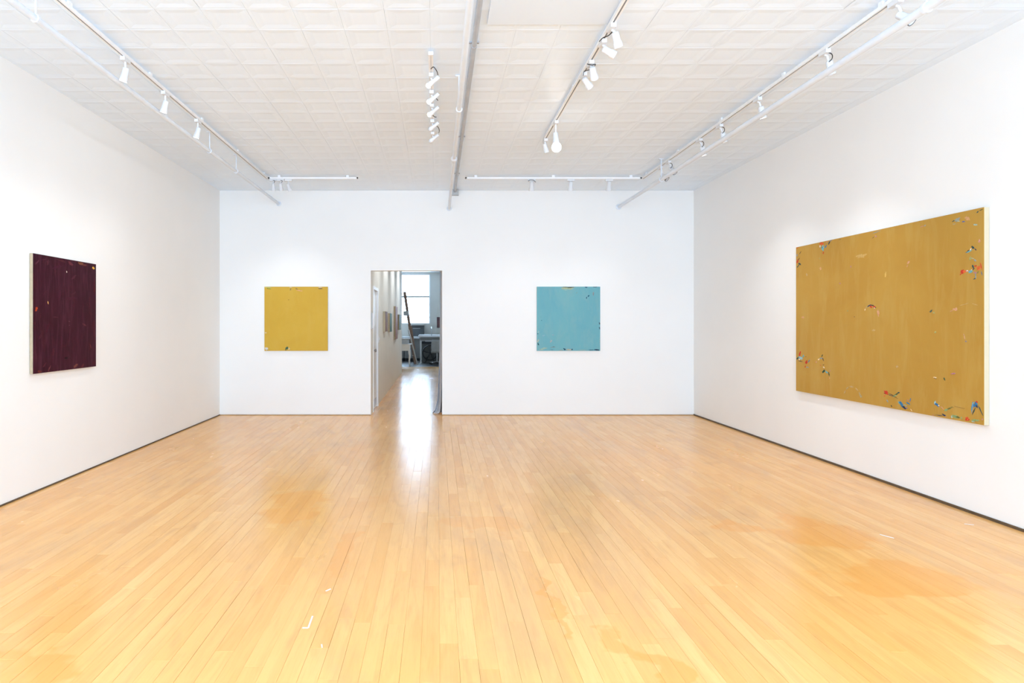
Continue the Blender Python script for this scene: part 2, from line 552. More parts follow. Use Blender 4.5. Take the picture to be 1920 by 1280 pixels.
w.box(BRX0 - 0.1, BRX1 + 0.1, BRY1, BRY1 + 0.15, -0.1, BWIN[2])
w.box(BRX0 - 0.1, BRX1 + 0.1, BRY1, BRY1 + 0.15, BWIN[3], CEIL)
for a, b in ((BRX0 - 0.1, BWIN2[0][0]), (BWIN2[0][1], BWIN[0]), (BWIN[1], BWIN2[1][0]), (BWIN2[1][1], BRX1 + 0.1)):
    w.box(a, b, BRY1, BRY1 + 0.15, BWIN[2], BWIN[3])
w.box(-0.12, -0.02, BRY1 - 0.06, BRY1, 0.9, CEIL)
tag(w.build('wall_far', M['backwall']), 'pale wall with the bright window beyond the hallway', kind='structure')
tag(MB().box(BRX0 - 0.1, BRX0, HY1, BRY1, -0.1, CEIL).build('wall_far_left', M['backwall']), kind='structure')
tag(MB().box(BRX1, BRX1 + 0.1, HY1, BRY1, -0.1, CEIL).build('wall_far_right', M['backwall']), kind='structure')
tag(MB().box(BRX0 - 0.1, HX0 - 0.12, HY1 - 0.12, HY1, -0.1, CEIL).box(HX1 + 0.12, BRX1 + 0.1, HY1 - 0.12, HY1, -0.1, CEIL).build('wall_far_near', M['backwall']), kind='structure')
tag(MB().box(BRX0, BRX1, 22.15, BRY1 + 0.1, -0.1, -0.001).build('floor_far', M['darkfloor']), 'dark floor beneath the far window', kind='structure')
window(1, BWIN[0], BWIN[1], BWIN[2], BWIN[3], BRY1 + 0.07, [(2.53, 0.085), (2.21, 0.018), (1.70, 0.03)], 'bright sash window at the end of the hallway', fw=0.04)

for i, (a, b) in enumerate(BWIN2):
    window(5 + i, a, b, BWIN[2], BWIN[3], BRY1 + 0.07, [(2.53, 0.085)], 'added sash window of the far room, out of sight', fw=0.04)

# hallway door and its fittings
d = MB().box(HX0 - 0.06, HX0 - 0.02, D0 + 0.05, D1 - 0.05, 0.008, DZ - 0.05)
door = tag(d.build('door_1', M['white']), 'white flush door in the left hallway wall', kind='structure')
fr = MB()
fr.box(HX0 - 0.08, HX0 + 0.012, D0, D0 + 0.05, 0, DZ).box(HX0 - 0.08, HX0 + 0.012, D1 - 0.05, D1, 0, DZ).box(HX0 - 0.08, HX0 + 0.012, D0 + 0.05, D1 - 0.05, DZ - 0.05, DZ)
fr.build('door_frame', M['white'], door)
k = MB().rings((HX0 - 0.02, 10.86, 0.99), (1, 0, 0), [(0, 0.03), (0.006, 0.03), (0.008, 0.012), (0.03, 0.012), (0.036, 0.026), (0.055, 0.028), (0.062, 0.018)], 14)
k.build('door_knob', M['metal'], door, smooth=True)
MB().box(HX0 - 0.02, HX0 - 0.016, D0 + 0.10, D1 - 0.10, 0.03, 0.16).build('kick_plate', M['metal'], door)

s = thing('light_switch', 'small white light switch on hallway wall beside the door', 'switch', (HX0, 11.72, 1.16))
MB().box(HX0, HX0 + 0.008, 11.68, 11.76, 1.10, 1.22).build('switch_plate', M['white'], s)
MB().box(HX0 + 0.008, HX0 + 0.018, 11.71, 11.73, 1.14, 1.18).build('toggle', M['white'], s)
s = thing('intercom', 'slim white wall handset inside the left of the doorway', 'intercom', (DX0, 10.41, 1.34))
MB().box(DX0, DX0 + 0.02, 10.375, 10.445, 1.345, 1.60).build('back_plate', M['ac_light'], s)
hs = MB().tube([(DX0 + 0.028, 10.40, 1.36), (DX0 + 0.034, 10.40, 1.40), (DX0 + 0.027, 10.40, 1.48), (DX0 + 0.034, 10.40, 1.56), (DX0 + 0.028, 10.40, 1.595)], [0.010, 0.016, 0.010, 0.016, 0.010])
hs.build('handset', M['white'], s, smooth=True)

# curtain gathered just inside the doorway
def curtain():
    rows, cols = 26, 34
    v, f = [], []
    for i in range(rows):
        u = i / (rows - 1)
        z = 2.42 * (1 - u) + 0.004
        flare = max(0.0, (u - 0.45) / 0.55) ** 1.6
        pud = max(0.0, (u - 0.93) / 0.07)
        for j in range(cols):
            s_ = j / (cols - 1)
            xl = 0.040 - 0.055 * flare - 0.065 * pud
            x = xl + (0.17 - xl) * s_
            y = 10.60 + 0.035 * math.sin(s_ * 15 + 0.6 * math.sin(u * 4)) * (0.7 + 0.6 * flare) - 0.05 * pud * (0.5 + 0.5 * math.sin(s_ * 9))
            if pud > 0: z = 0.004 + 0.10 * (1 - pud) * (0.6 + 0.4 * math.sin(s_ * 12 + 1))
            v.append((x, y, z))
    for i in range(rows - 1):
        for j in range(cols - 1):
            f.append((i*cols+j, i*cols+j+1, (i+1)*cols+j+1, (i+1)*cols+j))
    root = thing('curtain', 'grey curtain gathered at the right of the doorway', 'curtain', (0.1, 10.6, 0))
    mb = MB().add(v, f)
    o = mb.build('cloth', M['curtain'], root, smooth=True)
    md = o.modifiers.new('thickness', 'SOLIDIFY'); md.thickness = 0.004
    MB().cyl((-0.0, 10.60, 2.43), (HX1, 10.60, 2.43), 0.011).build('rod', M['metal'], root, smooth=True)
curtain()

# ------------------------------------------------------------------ paintings
def paint_mat(name, base, dark, light, sv=(3, 3, 1), k=0.5, rough=0.55, streak=(30, 4), extra=None):
    t = NT(name)
    p = t.pos()
    n1 = t.noise(t.vscale(p, sv), 1.0, 5, 0.6, 0.8)
    col = t.mix(t.remap(n1, 0.35, 0.68, 0, k), lin(base), lin(dark))
    n2 = t.noise(t.vadd(t.vscale(p, (streak[0], streak[0], streak[1])), (5.0, 2.0, 9.0)), 1.0, 5, 0.65, 0.5)
    col = t.mix(t.remap(n2, 0.48, 0.74, 0, k), col, lin(light))
    if extra:
        n3 = t.noise(t.vadd(t.vscale(p, (5, 5, 3)), (1.0, 7.0, 3.0)), 1.0, 6, 0.7, 1.5)
        col = t.mix(t.remap(n3, 0.56, 0.72, 0, 0.6), col, lin(extra))
    t.link(col, t.bsdf.inputs['Base Color'])
    t.bsdf.inputs['Roughness'].default_value = rough
    t.bsdf.inputs['Specular IOR Level'].default_value = 0.08
    t.bump(n2, 0.25, 0.002)
    return t.m
def strokes_mat():
    t = NT('impasto_paint')
    a = t.n('ShaderNodeVertexColor', layer_name='tint')
    nz = t.noise(t.pos(), 90.0, 3)
    c = t.n('ShaderNodeVectorMath', operation='SCALE')
    t.link(a.outputs[0], c.inputs[0]); t.link(t.remap(nz, 0.3, 0.7, 0.8, 1.15), c.inputs['Scale'])
    t.link(c.outputs[0], t.bsdf.inputs['Base Color'])
    t.bsdf.inputs['Roughness'].default_value = 0.6
    t.bsdf.inputs['Specular IOR Level'].default_value = 0.08
    return t.m
M['strokes'] = strokes_mat()
M['raw_canvas'] = plain('raw_canvas_edge', lin(176, 160, 132), 0.85, var=0.08, scale=30)
M['cream_edge'] = plain('cream_primed_edge', lin(198, 184, 156), 0.7, var=0.02, scale=20)
M['grey_edge'] = plain('grey_primed_edge', lin(206, 204, 198), 0.7, var=0.04, scale=20)
M['ochre'] = paint_mat('ochre_oil_paint', (184, 144, 66), (172, 128, 52), (188, 153, 80), (0.9, 0.9, 1.1), 0.75, streak=(9, 1.6))
M['yellow'] = paint_mat('yellow_oil_paint', (204, 166, 66), (197, 156, 58), (206, 170, 78), (2, 2, 2), 0.5, streak=(8, 3))
M['teal'] = paint_mat('turquoise_oil_paint', (113, 171, 178), (101, 161, 175), (128, 172, 175), (2.4, 2.4, 1.6), 0.8, streak=(9, 3))
M['purple'] = paint_mat('plum_oil_paint', (58, 15, 31), (42, 7, 20), (84, 40, 56), (3, 3, 2.2), 0.7, streak=(24, 3.0), extra=(84, 26, 30))

RED, ORG, TEAL, DTEAL, BLUE, NAVY = (196, 62, 44), (216, 96, 52), (108, 168, 172), (40, 72, 78), (58, 112, 150), (34, 52, 84)
GREEN, DGRN, OLIVE, WHITE, CREAM = (128, 158, 112), (48, 72, 56), (112, 112, 62), (232, 226, 220), (240, 214, 178)
PINK, MAUVE, GREY, DARK, PBLUE, GBLUE = (206, 150, 138), (176, 120, 132), (172, 156, 134), (58, 56, 58), (150, 186, 190), (138, 148, 146)
RB = random.Random(21)
def stroke(cv, P, U, V, N, l, w_, ang, col, lift):
    """one ragged dab of paint lying on the canvas: P centre, U/V in-plane axes, N outward"""
    n = 16
    ca, sa = math.cos(ang), math.sin(ang)
    top, rim = [], []
    for k in range(n):
        th = 2 * math.pi * k / n
        rr = RB.uniform(0.5, 1.18)
        a, b = l / 2 * math.cos(th) * rr, w_ / 2 * math.sin(th) * rr
        q = P + U * (a * ca - b * sa) + V * (a * sa + b * ca)
        rim.append(q + N * 0.0002); top.append(q * 0.85 + P * 0.15 + N * lift)
    c = lin(col)
    v = rim + top
    f = [tuple(n + k for k in range(n))]
    for k in range(n):
        k2 = (k + 1) % n
        f.append((k, k2, n + k2, n + k))
    MB().add(v, f, c).build('brush_mark', M['strokes'], cv)

def blend(c, base, k): return tuple(c[i] * k + base[i] * (1 - k) for i in range(3))

# large ochre canvas on the right wall
XF = XR - 0.042
def on_right(px, py):
    y = XF * F / (px - VX)
    return Vector((XF, y, EYE + (VY - py) * y / F))
y0, y1, z0, z1 = 4.80, 7.312, 0.685, 2.268
big = thing('painting', 'large ochre canvas with scattered red and blue dabs on the right wall', 'painting', (XR, (y0 + y1) / 2, z0))
MB().box(XF + 0.004, XR - 0.003, y0, y1, z0, z1).build('stretcher_edge', M['cream_edge'], big)
cv = MB().box(XF, XF + 0.004, y0, y1, z0, z1).build('canvas', M['ochre'], big)
OB = (203, 160, 80)
crops = {'A': (1480, 380), 'B': (1660, 380), 'C': (1480, 590), 'D': (1660, 590)}
KS = 0.1718
marks = [  # crop, x, y, length, width, slope degrees (counter-clockwise in the photo), colour, strength
 ('A',90,640,52,20,70,RED,1),('A',112,668,50,14,-40,DTEAL,1),('A',95,690,45,10,50,DTEAL,.9),('A',120,545,40,7,55,DARK,.9),('A',85,572,34,14,70,GBLUE,1),('A',105,612,36,7,50,DARK,.8),('A',85,490,30,8,20,RED,.9),
 ('A',355,448,56,26,-10,ORG,1),('A',345,436,30,12,10,RED,1),('A',365,497,64,44,-60,TEAL,1),('A',336,476,34,11,80,WHITE,.9),('A',398,476,40,12,50,BLUE,1),('A',358,490,26,10,40,DTEAL,.9),('A',371,546,28,14,80,RED,1),('A',436,436,44,13,60,DTEAL,1),('A',450,416,30,8,10,BLUE,.9),('A',410,428,30,10,30,MAUVE,.6),
 ('A',945,321,110,9,8,GBLUE,1),('A',915,380,26,7,35,DARK,.8),('A',945,366,34,14,-30,MAUVE,.8),('A',552,401,36,6,5,DARK,.7),
 ('A',340,716,40,24,80,PINK,.5),('A',190,782,22,26,60,GREY,.5),('A',330,607,16,10,0,GREEN,.5),('A',672,697,28,11,85,MAUVE,.9),('A',552,880,20,17,0,MAUVE,.9),
 ('A',870,1122,60,13,28,NAVY,1),('A',905,1120,56,14,-8,DARK,.9),('A',892,1135,26,30,80,RED,1),('A',928,1136,40,22,-30,RED,1),('A',930,1146,18,10,60,WHITE,.9),('A',942,1142,20,9,-50,DARK,.9),('A',826,1166,24,13,70,CREAM,1),('A',842,1140,34,6,40,PBLUE,.6),('A',970,1205,92,26,-85,PINK,.6),
 ('A',635,1180,15,15,0,GREEN,.8),('A',710,1245,14,10,0,DARK,.7),('A',150,1250,36,28,0,PINK,.5),('A',790,580,120,46,0,GREY,.25),('A',1050,780,60,18,85,(222,188,110),.5),('A',920,1390,50,30,0,GREY,.4),
 ('B',1008,100,30,14,40,DTEAL,1),('B',1042,80,52,10,12,DGRN,1),
 ('B',782,186,72,40,20,GBLUE,.9),('B',742,200,34,10,20,DTEAL,.9),('B',795,200,50,12,-20,PBLUE,.7),('B',852,206,40,18,-5,(96,104,150),1),('B',892,168,90,44,-30,PINK,.45),('B',985,240,54,18,-15,PBLUE,.8),('B',750,232,40,14,0,GBLUE,.5),
 ('B',398,260,46,12,10,MAUVE,.6),('B',432,250,26,13,35,GBLUE,.9),('B',1026,416,40,26,70,PINK,.9),
 ('B',920,528,76,20,20,TEAL,1),('B',905,522,30,10,40,NAVY,1),('B',958,490,44,22,-40,DTEAL,1),('B',932,508,26,10,60,WHITE,1),('B',985,510,36,10,-50,NAVY,1),('B',945,478,26,8,60,DARK,1),('B',886,540,22,10,20,BLUE,.9),
 ('B',926,608,50,30,80,GREEN,.5),('B',978,628,36,24,-40,GBLUE,1),('B',950,606,40,10,-20,PBLUE,.6),
 ('B',840,752,62,40,80,RED,1),('B',862,752,44,34,0,ORG,.9),('B',822,780,26,12,40,RED,1),('B',890,745,30,22,0,PINK,1),('B',896,740,16,14,0,WHITE,1),('B',928,752,56,28,10,TEAL,1),('B',958,700,56,18,-70,DTEAL,1),('B',985,690,38,22,0,RED,1),('B',965,722,34,9,50,NAVY,1),('B',942,733,14,10,0,WHITE,1),('B',1016,712,64,44,70,ORG,.85),('B',1045,690,90,14,-75,RED,.8),('B',1052,770,56,12,-75,(96,110,130),.9),('B',980,762,44,30,0,MAUVE,.8),('B',986,795,66,16,90,GBLUE,.9),('B',975,828,34,16,20,DTEAL,.9),('B',1010,760,40,18,40,OLIVE,.7),
 ('B',498,1183,42,20,40,DTEAL,.8),('B',528,1200,34,22,0,GREEN,.5),('B',762,1162,66,38,10,PINK,.6),('B',718,1182,40,14,20,MAUVE,.5),('B',860,1110,120,10,12,GREY,.35),('B',980,1110,90,9,-18,GREY,.35),
 ('B',252,652,40,24,30,PINK,.7),('B',240,690,30,12,60,MAUVE,.4),
 ('C',116,425,52,22,65,RED,1),('C',84,474,44,13,40,DTEAL,1),('C',122,470,60,30,-10,PBLUE,1),('C',152,450,32,18,60,TEAL,1),('C',104,462,40,9,20,DTEAL,1),('C',122,506,50,10,-10,DARK,.9),('C',110,488,20,14,0,WHITE,.9),
 ('C',186,520,50,22,70,RED,1),('C',174,566,24,9,70,RED,1),('C',214,506,42,10,60,BLUE,.9),('C',196,572,32,18,0,GBLUE,.8),('C',181,458,10,8,0,DARK,.8),
 ('C',294,516,15,11,40,PINK,1),('C',320,486,24,14,30,CREAM,1),('C',348,474,40,18,10,GBLUE,1),('C',358,446,34,8,65,DGRN,1),('C',370,490,40,10,-65,DARK,1),
 ('C',342,551,18,9,0,RED,.8),('C',374,545,20,7,30,DARK,.7),('C',378,574,20,10,-30,WHITE,.9),
 ('C',372,616,50,20,40,DGRN,1),('C',406,624,40,22,-20,TEAL,1),('C',432,642,50,12,-75,DGRN,1),('C',444,610,20,9,60,MAUVE,.8),('C',440,690,30,9,80,PINK,.6),
 ('C',606,840,50,16,70,GREY,.5),('C',634,798,46,16,45,GBLUE,.4),('C',680,785,60,16,0,GREY,.55),('C',736,812,46,14,-45,GREY,.45),('C',774,880,70,24,-60,GBLUE,.5),
 ('C',1056,845,56,40,-20,RED,1),('C',1044,856,30,16,0,(150,40,50),1),('C',1040,886,18,13,0,ORG,1),('C',1112,882,70,7,-14,DTEAL,1),('C',1148,884,46,20,35,GREEN,.9),('C',1070,940,40,16,-50,GBLUE,.9),('C',1115,996,26,10,-60,DARK,.9),
 ('D',92,886,110,8,-24,DARK,.9),('D',122,866,76,14,38,DGRN,.9),('D',145,848,30,14,10,DTEAL,1),('D',112,880,40,14,20,GREEN,.8),
 ('D',180,980,90,34,-50,BLUE,1),('D',206,1012,54,24,-25,NAVY,1),('D',152,962,44,12,-60,TEAL,1),('D',252,966,56,24,-20,BLUE,.9),('D',274,928,50,8,75,BLUE,1),('D',246,930,22,9,80,MAUVE,.9),('D',232,1016,22,16,0,(110,100,150),.9),('D',285,1040,30,8,-50,CREAM,.7),('D',215,985,40,10,-10,TEAL,.9),
 ('D',562,982,66,28,-35,BLUE,1),('D',542,956,44,18,70,PBLUE,1),('D',584,990,20,11,0,WHITE,1),('D',622,1016,54,7,-40,PINK,.9),('D',662,1040,54,26,20,GREEN,.9),('D',705,1020,70,18,30,OLIVE,1),('D',730,1008,40,10,-10,(150,130,70),.9),('D',815,1012,140,6,-4,(140,104,60),.8),
 ('D',585,1096,120,7,4,NAVY,1),('D',640,1094,60,20,-20,NAVY,1),('D',522,1096,26,8,20,MAUVE,.8),('D',660,1108,20,8,0,PINK,.8),
 ('D',770,1112,114,34,-4,GREEN,.9),('D',785,1116,54,22,0,OLIVE,1),('D',832,1126,32,12,80,GREEN,.8),('D',725,1112,20,34,0,PBLUE,.7),
 ('D',893,1138,56,48,0,RED,1),('D',888,1124,28,14,0,ORG,1),('D',902,1140,24,20,0,(226,130,60),1),
 ('D',985,1150,96,26,6,GREEN,.8),('D',960,1166,40,14,0,PBLUE,.7),
 ('D',985,980,90,44,60,BLUE,1),('D',948,1012,130,20,82,(92,140,168),1),('D',968,1050,96,9,68,DTEAL,1),('D',1000,1000,50,26,-60,NAVY,.9),('D',998,950,24,20,0,RED,1),('D',1040,1040,120,9,-65,DTEAL,1),('D',1060,1140,26,12,90,MAUVE,.8),('D',962,962,40,10,50,TEAL,1),
 ('D',545,684,46,14,-5,CREAM,.7),('D',546,693,26,10,-10,DARK,.8),('D',645,700,34,16,-60,DGRN,.8),('D',746,640,66,18,12,(180,120,150),.9),('D',880,290,26,20,0,(130,120,140),.8),('D',864,240,70,12,-75,PINK,.5),('D',545,190,26,22,0,GREEN,.6),('D',130,565,30,30,0,GREY,.5),
]
mb = MB()
U, V, N = Vector((0, -1, 0)), Vector((0, 0, 1)), Vector((-1, 0, 0))
for i, (c, mx, my, l, w_, ang, col, k) in enumerate(marks):
    px, py = crops[c][0] + mx * KS, crops[c][1] + my * KS
    P = on_right(px, py)
    s_ = P.y / F * KS                      # metres per crop pixel, upright
    fx = P.y / XF                          # the wall recedes: widths stretch along it
    P.z = max(z0 + 0.006, min(z1 - 0.006, P.z)); P.y = max(y0 + 0.006, min(y1 - 0.006, P.y))
    a = math.radians(ang)
    dx_, dz_ = math.cos(a) * fx, math.sin(a)
    ln = l * s_ * math.hypot(dx_, dz_)
    wd = w_ * s_ * math.hypot(-math.sin(a) * fx, math.cos(a))
    an = math.atan2(dz_, dx_)
    # keep the dab inside the canvas edges
    ey = (abs(math.cos(an)) * ln + abs(math.sin(an)) * wd) / 2; ez = (abs(math.sin(an)) * ln + abs(math.cos(an)) * wd) / 2
    P.y = min(max(P.y, y0 + min(ey, .3)), y1 - min(ey, .3)); P.z = min(max(P.z, z0 + min(ez, .2)), z1 - min(ez, .2))
    stroke(cv, P, U, V, N, ln, wd, an, blend(col, OB, k), 0.0008 + 0.00001 * i)

# plum canvas on the left wall
XP = XL + 0.034
y0, y1, z0, z1 = 5.51, 6.522, 1.004, 2.010
o = thing('painting', 'dark plum purple canvas with tan edges on the left wall', 'painting', (XL, (y0 + y1) / 2, z0))
MB().box(XL + 0.003, XP - 0.004, y0, y1, z0, z1).build('stretcher_edge', M['raw_canvas'], o)
cv = MB().box(XP - 0.004, XP, y0, y1, z0, z1).build('canvas', M['purple'], o)
mb = MB()
PB = (58, 16, 32)
KP = 200 / 948.0
U, V, N = Vector((0, 1, 0)), Vector((0, 0, 1)), Vector((1, 0, 0))
for i, (mx, my, l, w_, ang, col, k) in enumerate([
    (735,248,36,22,0,(222,170,66),1),(625,206,70,26,-10,(190,140,80),.8),(530,205,60,30,-30,(170,100,96),.6),(660,222,40,22,0,(150,100,70),.7),(450,184,120,14,-8,(120,76,60),.6),
    (498,282,18,8,85,(240,220,210),1),(332,556,26,10,-70,(240,190,110),1),(228,612,46,24,70,(176,64,30),.9),(236,196,60,14,50,(120,70,84),.8),(330,196,50,30,70,(112,70,66),.6),(300,170,70,10,20,(110,64,76),.6),
    (655,752,40,16,-25,(150,90,84),.7),(520,722,14,10,0,(170,130,130),.7),(522,756,10,10,0,(150,120,130),.6),(400,684,50,7,0,(140,96,92),.5),(495,1048,40,18,10,(34,12,22),1),(380,990,70,26,80,(98,40,44),.7),
    (578,1128,50,24,30,(180,120,84),.8),(640,1130,30,18,40,(140,70,60),.7),(345,1140,60,14,60,(170,110,100),.7),(255,1168,44,24,0,(150,70,40),.8),(300,1110,50,12,50,(120,60,60),.6),(216,740,30,10,80,(150,70,60),.5),
    (710,940,60,12,-75,(160,90,60),.6),(740,760,200,9,90,(120,56,50),.6),(745,420,160,8,90,(130,70,50),.5),(600,370,90,40,40,(88,48,70),.7),(520,520,140,30,10,(92,44,58),.5),(440,480,160,12,80,(92,48,66),.6),(560,620,120,8,85,(100,56,62),.6),
    (660,980,110,50,70,(50,14,30),.8),(420,240,120,30,20,(84,42,64),.5),(680,300,80,40,60,(60,24,48),.7),(560,330,60,20,50,(120,76,84),.5),(450,900,200,9,88,(96,52,66),.6),(520,880,180,8,86,(104,60,70),.6),(640,640,190,7,88,(106,60,60),.5),(700,560,150,7,88,(116,64,56),.5),(300,470,60,10,60,(104,60,70),.5),(330,780,120,20,75,(84,30,40),.6),(260,860,80,16,60,(96,48,56),.5),(560,470,60,16,30,(110,66,78),.4)]):
    if k < 0.9 and w_ > 32: continue
    px, py = 20 + mx * KP, 450 + my * KP
    y = XP * F / (px - VX)
    P = Vector((XP, y, EYE + (VY - py) * y / F))
    s_ = y / F * KP
    fx = y / abs(XP)
    a = math.radians(ang)
    dx_, dz_ = math.cos(a) * fx, math.sin(a)
    ln = l * s_ * math.hypot(dx_, dz_); wd = w_ * s_ * math.hypot(-math.sin(a) * fx, math.cos(a)); an = math.atan2(dz_, dx_)
    ey = (abs(math.cos(an)) * ln + abs(math.sin(an)) * wd) / 2; ez = (abs(math.sin(an)) * ln + abs(math.cos(an)) * wd) / 2
    P.y = min(max(P.y, y0 + min(ey, .3)), y1 - min(ey, .3)); P.z = min(max(P.z, z0 + min(ez, .3)), z1 - min(ez, .3))
    stroke(cv, P, U, V, N, ln, wd, an, blend(col, PB, k if k >= 0.9 else k * 0.55), 0.0006 + 0.00001 * i)

# the two square canvases on the end wall
def square(cx0, cx1, mat, label, base, marks, x_crop):
    yf = YB - 0.035
    q0, q1 = at(cx0, 657.5, yf), at(cx1, 537.2, yf)
    o = thing('painting', label, 'painting', ((q0.x + q1.x) / 2, YB, q0.z))
    MB().box(q0.x, q1.x, yf + 0.004, YB - 0.003, q0.z, q1.z).build('stretcher_edge', M['grey_edge'], o)
    cv = MB().box(q0.x, q1.x, yf, yf + 0.004, q0.z, q1.z).build('canvas', mat, o)
    mb = MB()
    for i, (mx, my, l, w_, ang, col, k) in enumerate(marks):
        P = at(x_crop + mx / 8.0, 520 + my / 8.0, yf)
        s_ = yf / F / 8.0
        ln, wd, an = l * s_, w_ * s_, math.radians(ang)
        ex = (abs(math.cos(an)) * ln + abs(math.sin(an)) * wd) / 2; ez = (abs(math.sin(an)) * ln + abs(math.cos(an)) * wd) / 2
        P.x = min(max(P.x, q0.x + min(ex, .2)), q1.x - min(ex, .2)); P.z = min(max(P.z, q0.z + min(ez, .2)), q1.z - min(ez, .2))
        stroke(cv, P, Vector((1,0,0)), Vector((0,0,1)), Vector((0,-1,0)), ln, wd, an, blend(col, base, k), 0.0006 + 0.00001 * i)
square(495.8, 614.6, M['yellow'], 'square yellow canvas left of the doorway', (222, 182, 78), [
    (185,150,110,16,-6,(180,190,110),.9),(190,168,76,14,-8,(128,132,52),1),(150,150,40,14,0,(200,206,130),.8),(518,178,40,24,60,(140,122,80),.9),(520,146,50,10,0,(210,206,190),.8),
    (612,172,50,18,-25,(150,118,72),1),(655,198,110,14,-6,(220,160,140),.9),(968,166,72,20,0,(128,108,76),1),(965,148,70,10,0,(214,208,196),.9),(490,335,20,14,0,(150,118,52),.9),
    (148,1075,52,50,20,(206,206,206),1),(172,1085,24,10,-50,(110,100,70),.9),(138,830,26,36,80,(214,200,180),.7),(462,1068,66,40,55,(66,98,74),1),(498,1070,40,30,60,(190,180,160),.9),(448,1088,30,14,30,(44,66,56),1),
    (1070,620,40,12,80,(206,160,110),.5)], 480)
square(1006.6, 1125.4, M['teal'], 'square turquoise canvas right of the doorway', (120, 180, 186), [
    (590,150,220,44,0,(168,176,140),.9),(600,142,230,14,-1,(84,88,72),1),(640,146,120,14,6,(70,80,70),1),(520,168,70,24,-20,(176,178,140),.8),(570,190,50,16,0,(150,180,170),.8),
    (872,146,44,20,0,(44,92,112),1),(1010,140,90,12,0,(70,106,112),1),(980,244,70,24,80,(150,140,136),.9),(985,250,40,10,80,(112,112,116),.8),(908,277,36,20,50,(36,84,104),1),(878,303,36,17,85,(30,76,98),1),
    (728,232,24,14,30,(140,160,140),.8),(205,645,20,16,0,(66,124,132),1),(195,592,12,20,90,(92,146,150),.8),(148,846,26,14,0,(40,90,106),1),(150,1000,54,20,-60,(38,80,86),1),(152,950,50,24,70,(182,172,150),.8),(158,820,60,14,85,(168,176,160),.6),
    (345,960,50,30,60,(170,160,160),.8),(372,862,34,22,0,(150,160,172),.6),(230,870,50,26,0,(140,172,186),.6),(370,1046,110,12,4,(128,134,124),.9),(380,1040,60,10,10,(90,108,110),.9),(360,1082,70,8,0,(96,120,120),.9),(230,1070,120,34,10,(164,178,156),.7),
    (548,1076,56,24,-35,(40,70,90),1),(500,1090,70,12,4,(150,138,120),.9),(610,1084,120,24,0,(180,168,146),.9),(662,1080,30,28,0,(56,92,108),1),(950,1086,60,14,0,(64,96,104),1),(1030,1086,100,20,-6,(44,62,82),1),(1076,690,20,40,0,(44,80,92),1),(1076,760,20,44,0,(44,80,92),1),
    (1020,640,60,6,-50,(130,164,160),.7),(820,1088,160,12,0,(160,170,158),.7),(1078,940,200,10,90,(150,168,166),.6)], 990)

# small canvases along the hallway wall (near edge y, far edge y, bottom z, top z)
M['hp_a'] = paint_mat('rust_brown_paint', (132, 88, 60), (104, 66, 44), (150, 106, 78), (6, 6, 6), 0.8)
M['hp_b'] = paint_mat('leaf_green_paint', (68, 98, 60), (48, 76, 46), (88, 114, 78), (6, 6, 6), 0.8)
M['hp_c'] = paint_mat('terracotta_paint', (150, 92, 58), (124, 72, 44), (162, 108, 76), (4, 4, 4), 0.8)
M['hp_d'] = paint_mat('grey_green_paint', (82, 108, 88), (62, 86, 70), (98, 122, 104), (6, 6, 6), 0.8)
M['hp_e'] = paint_mat('red_brown_paint', (128, 96, 92), (92, 72, 78), (150, 100, 88), (7, 7, 7), 0.9)
for (px0, px1, pt, pb, m, e, label) in (
    (722.6, 726.6, 583.5, 621.5, 'hp_a', 'cream_edge', 'small rust brown canvas nearest the hallway door'),
    (731.3, 735.0, 587, 622, 'hp_b', 'raw_canvas', 'small leaf green canvas second along the hallway wall'),
    (741.6, 745.6, 574, 636, 'hp_c', 'raw_canvas', 'tall terracotta canvas on the hallway wall, biggest of the four'),
    (748.6, 752.0, 589.5, 618, 'hp_d', 'raw_canvas', 'small grey-green canvas farthest along the hallway wall')):
    xf = HX0 + 0.045
    ya, yb = xf * F / (px0 - VX), xf * F / (px1 - VX)
    zt, zb = EYE + (VY - pt) * ya / F, EYE + (VY - pb) * ya / F
    o = thing('small_painting', label, 'painting', (HX0, (ya + yb) / 2, zb), 'small canvases on the hallway wall')
    MB().box(HX0 + 0.002, xf - 0.004, ya, yb, zb, zt).build('stretcher_edge', M[e], o)
    MB().box(xf - 0.004, xf, ya, yb, zb, zt).build('canvas', M[m], o)
q0, q1 = at(818.2, 614, BRY1 - 0.03), at(825.6, 594.2, BRY1 - 0.03)
o = thing('small_painting', 'small dark red-brown picture right of the far window', 'painting', ((q0.x + q1.x) / 2, BRY1, q0.z))
MB().box(q0.x, q1.x, BRY1 - 0.026, BRY1 - 0.001, q0.z, q1.z).build('stretcher_edge', M['cabinet_dark'], o)
MB().box(q0.x + .01, q1.x - .01, BRY1 - 0.03, BRY1 - 0.026, q0.z + .01, q1.z - .01).build('canvas', M['hp_e'], o)

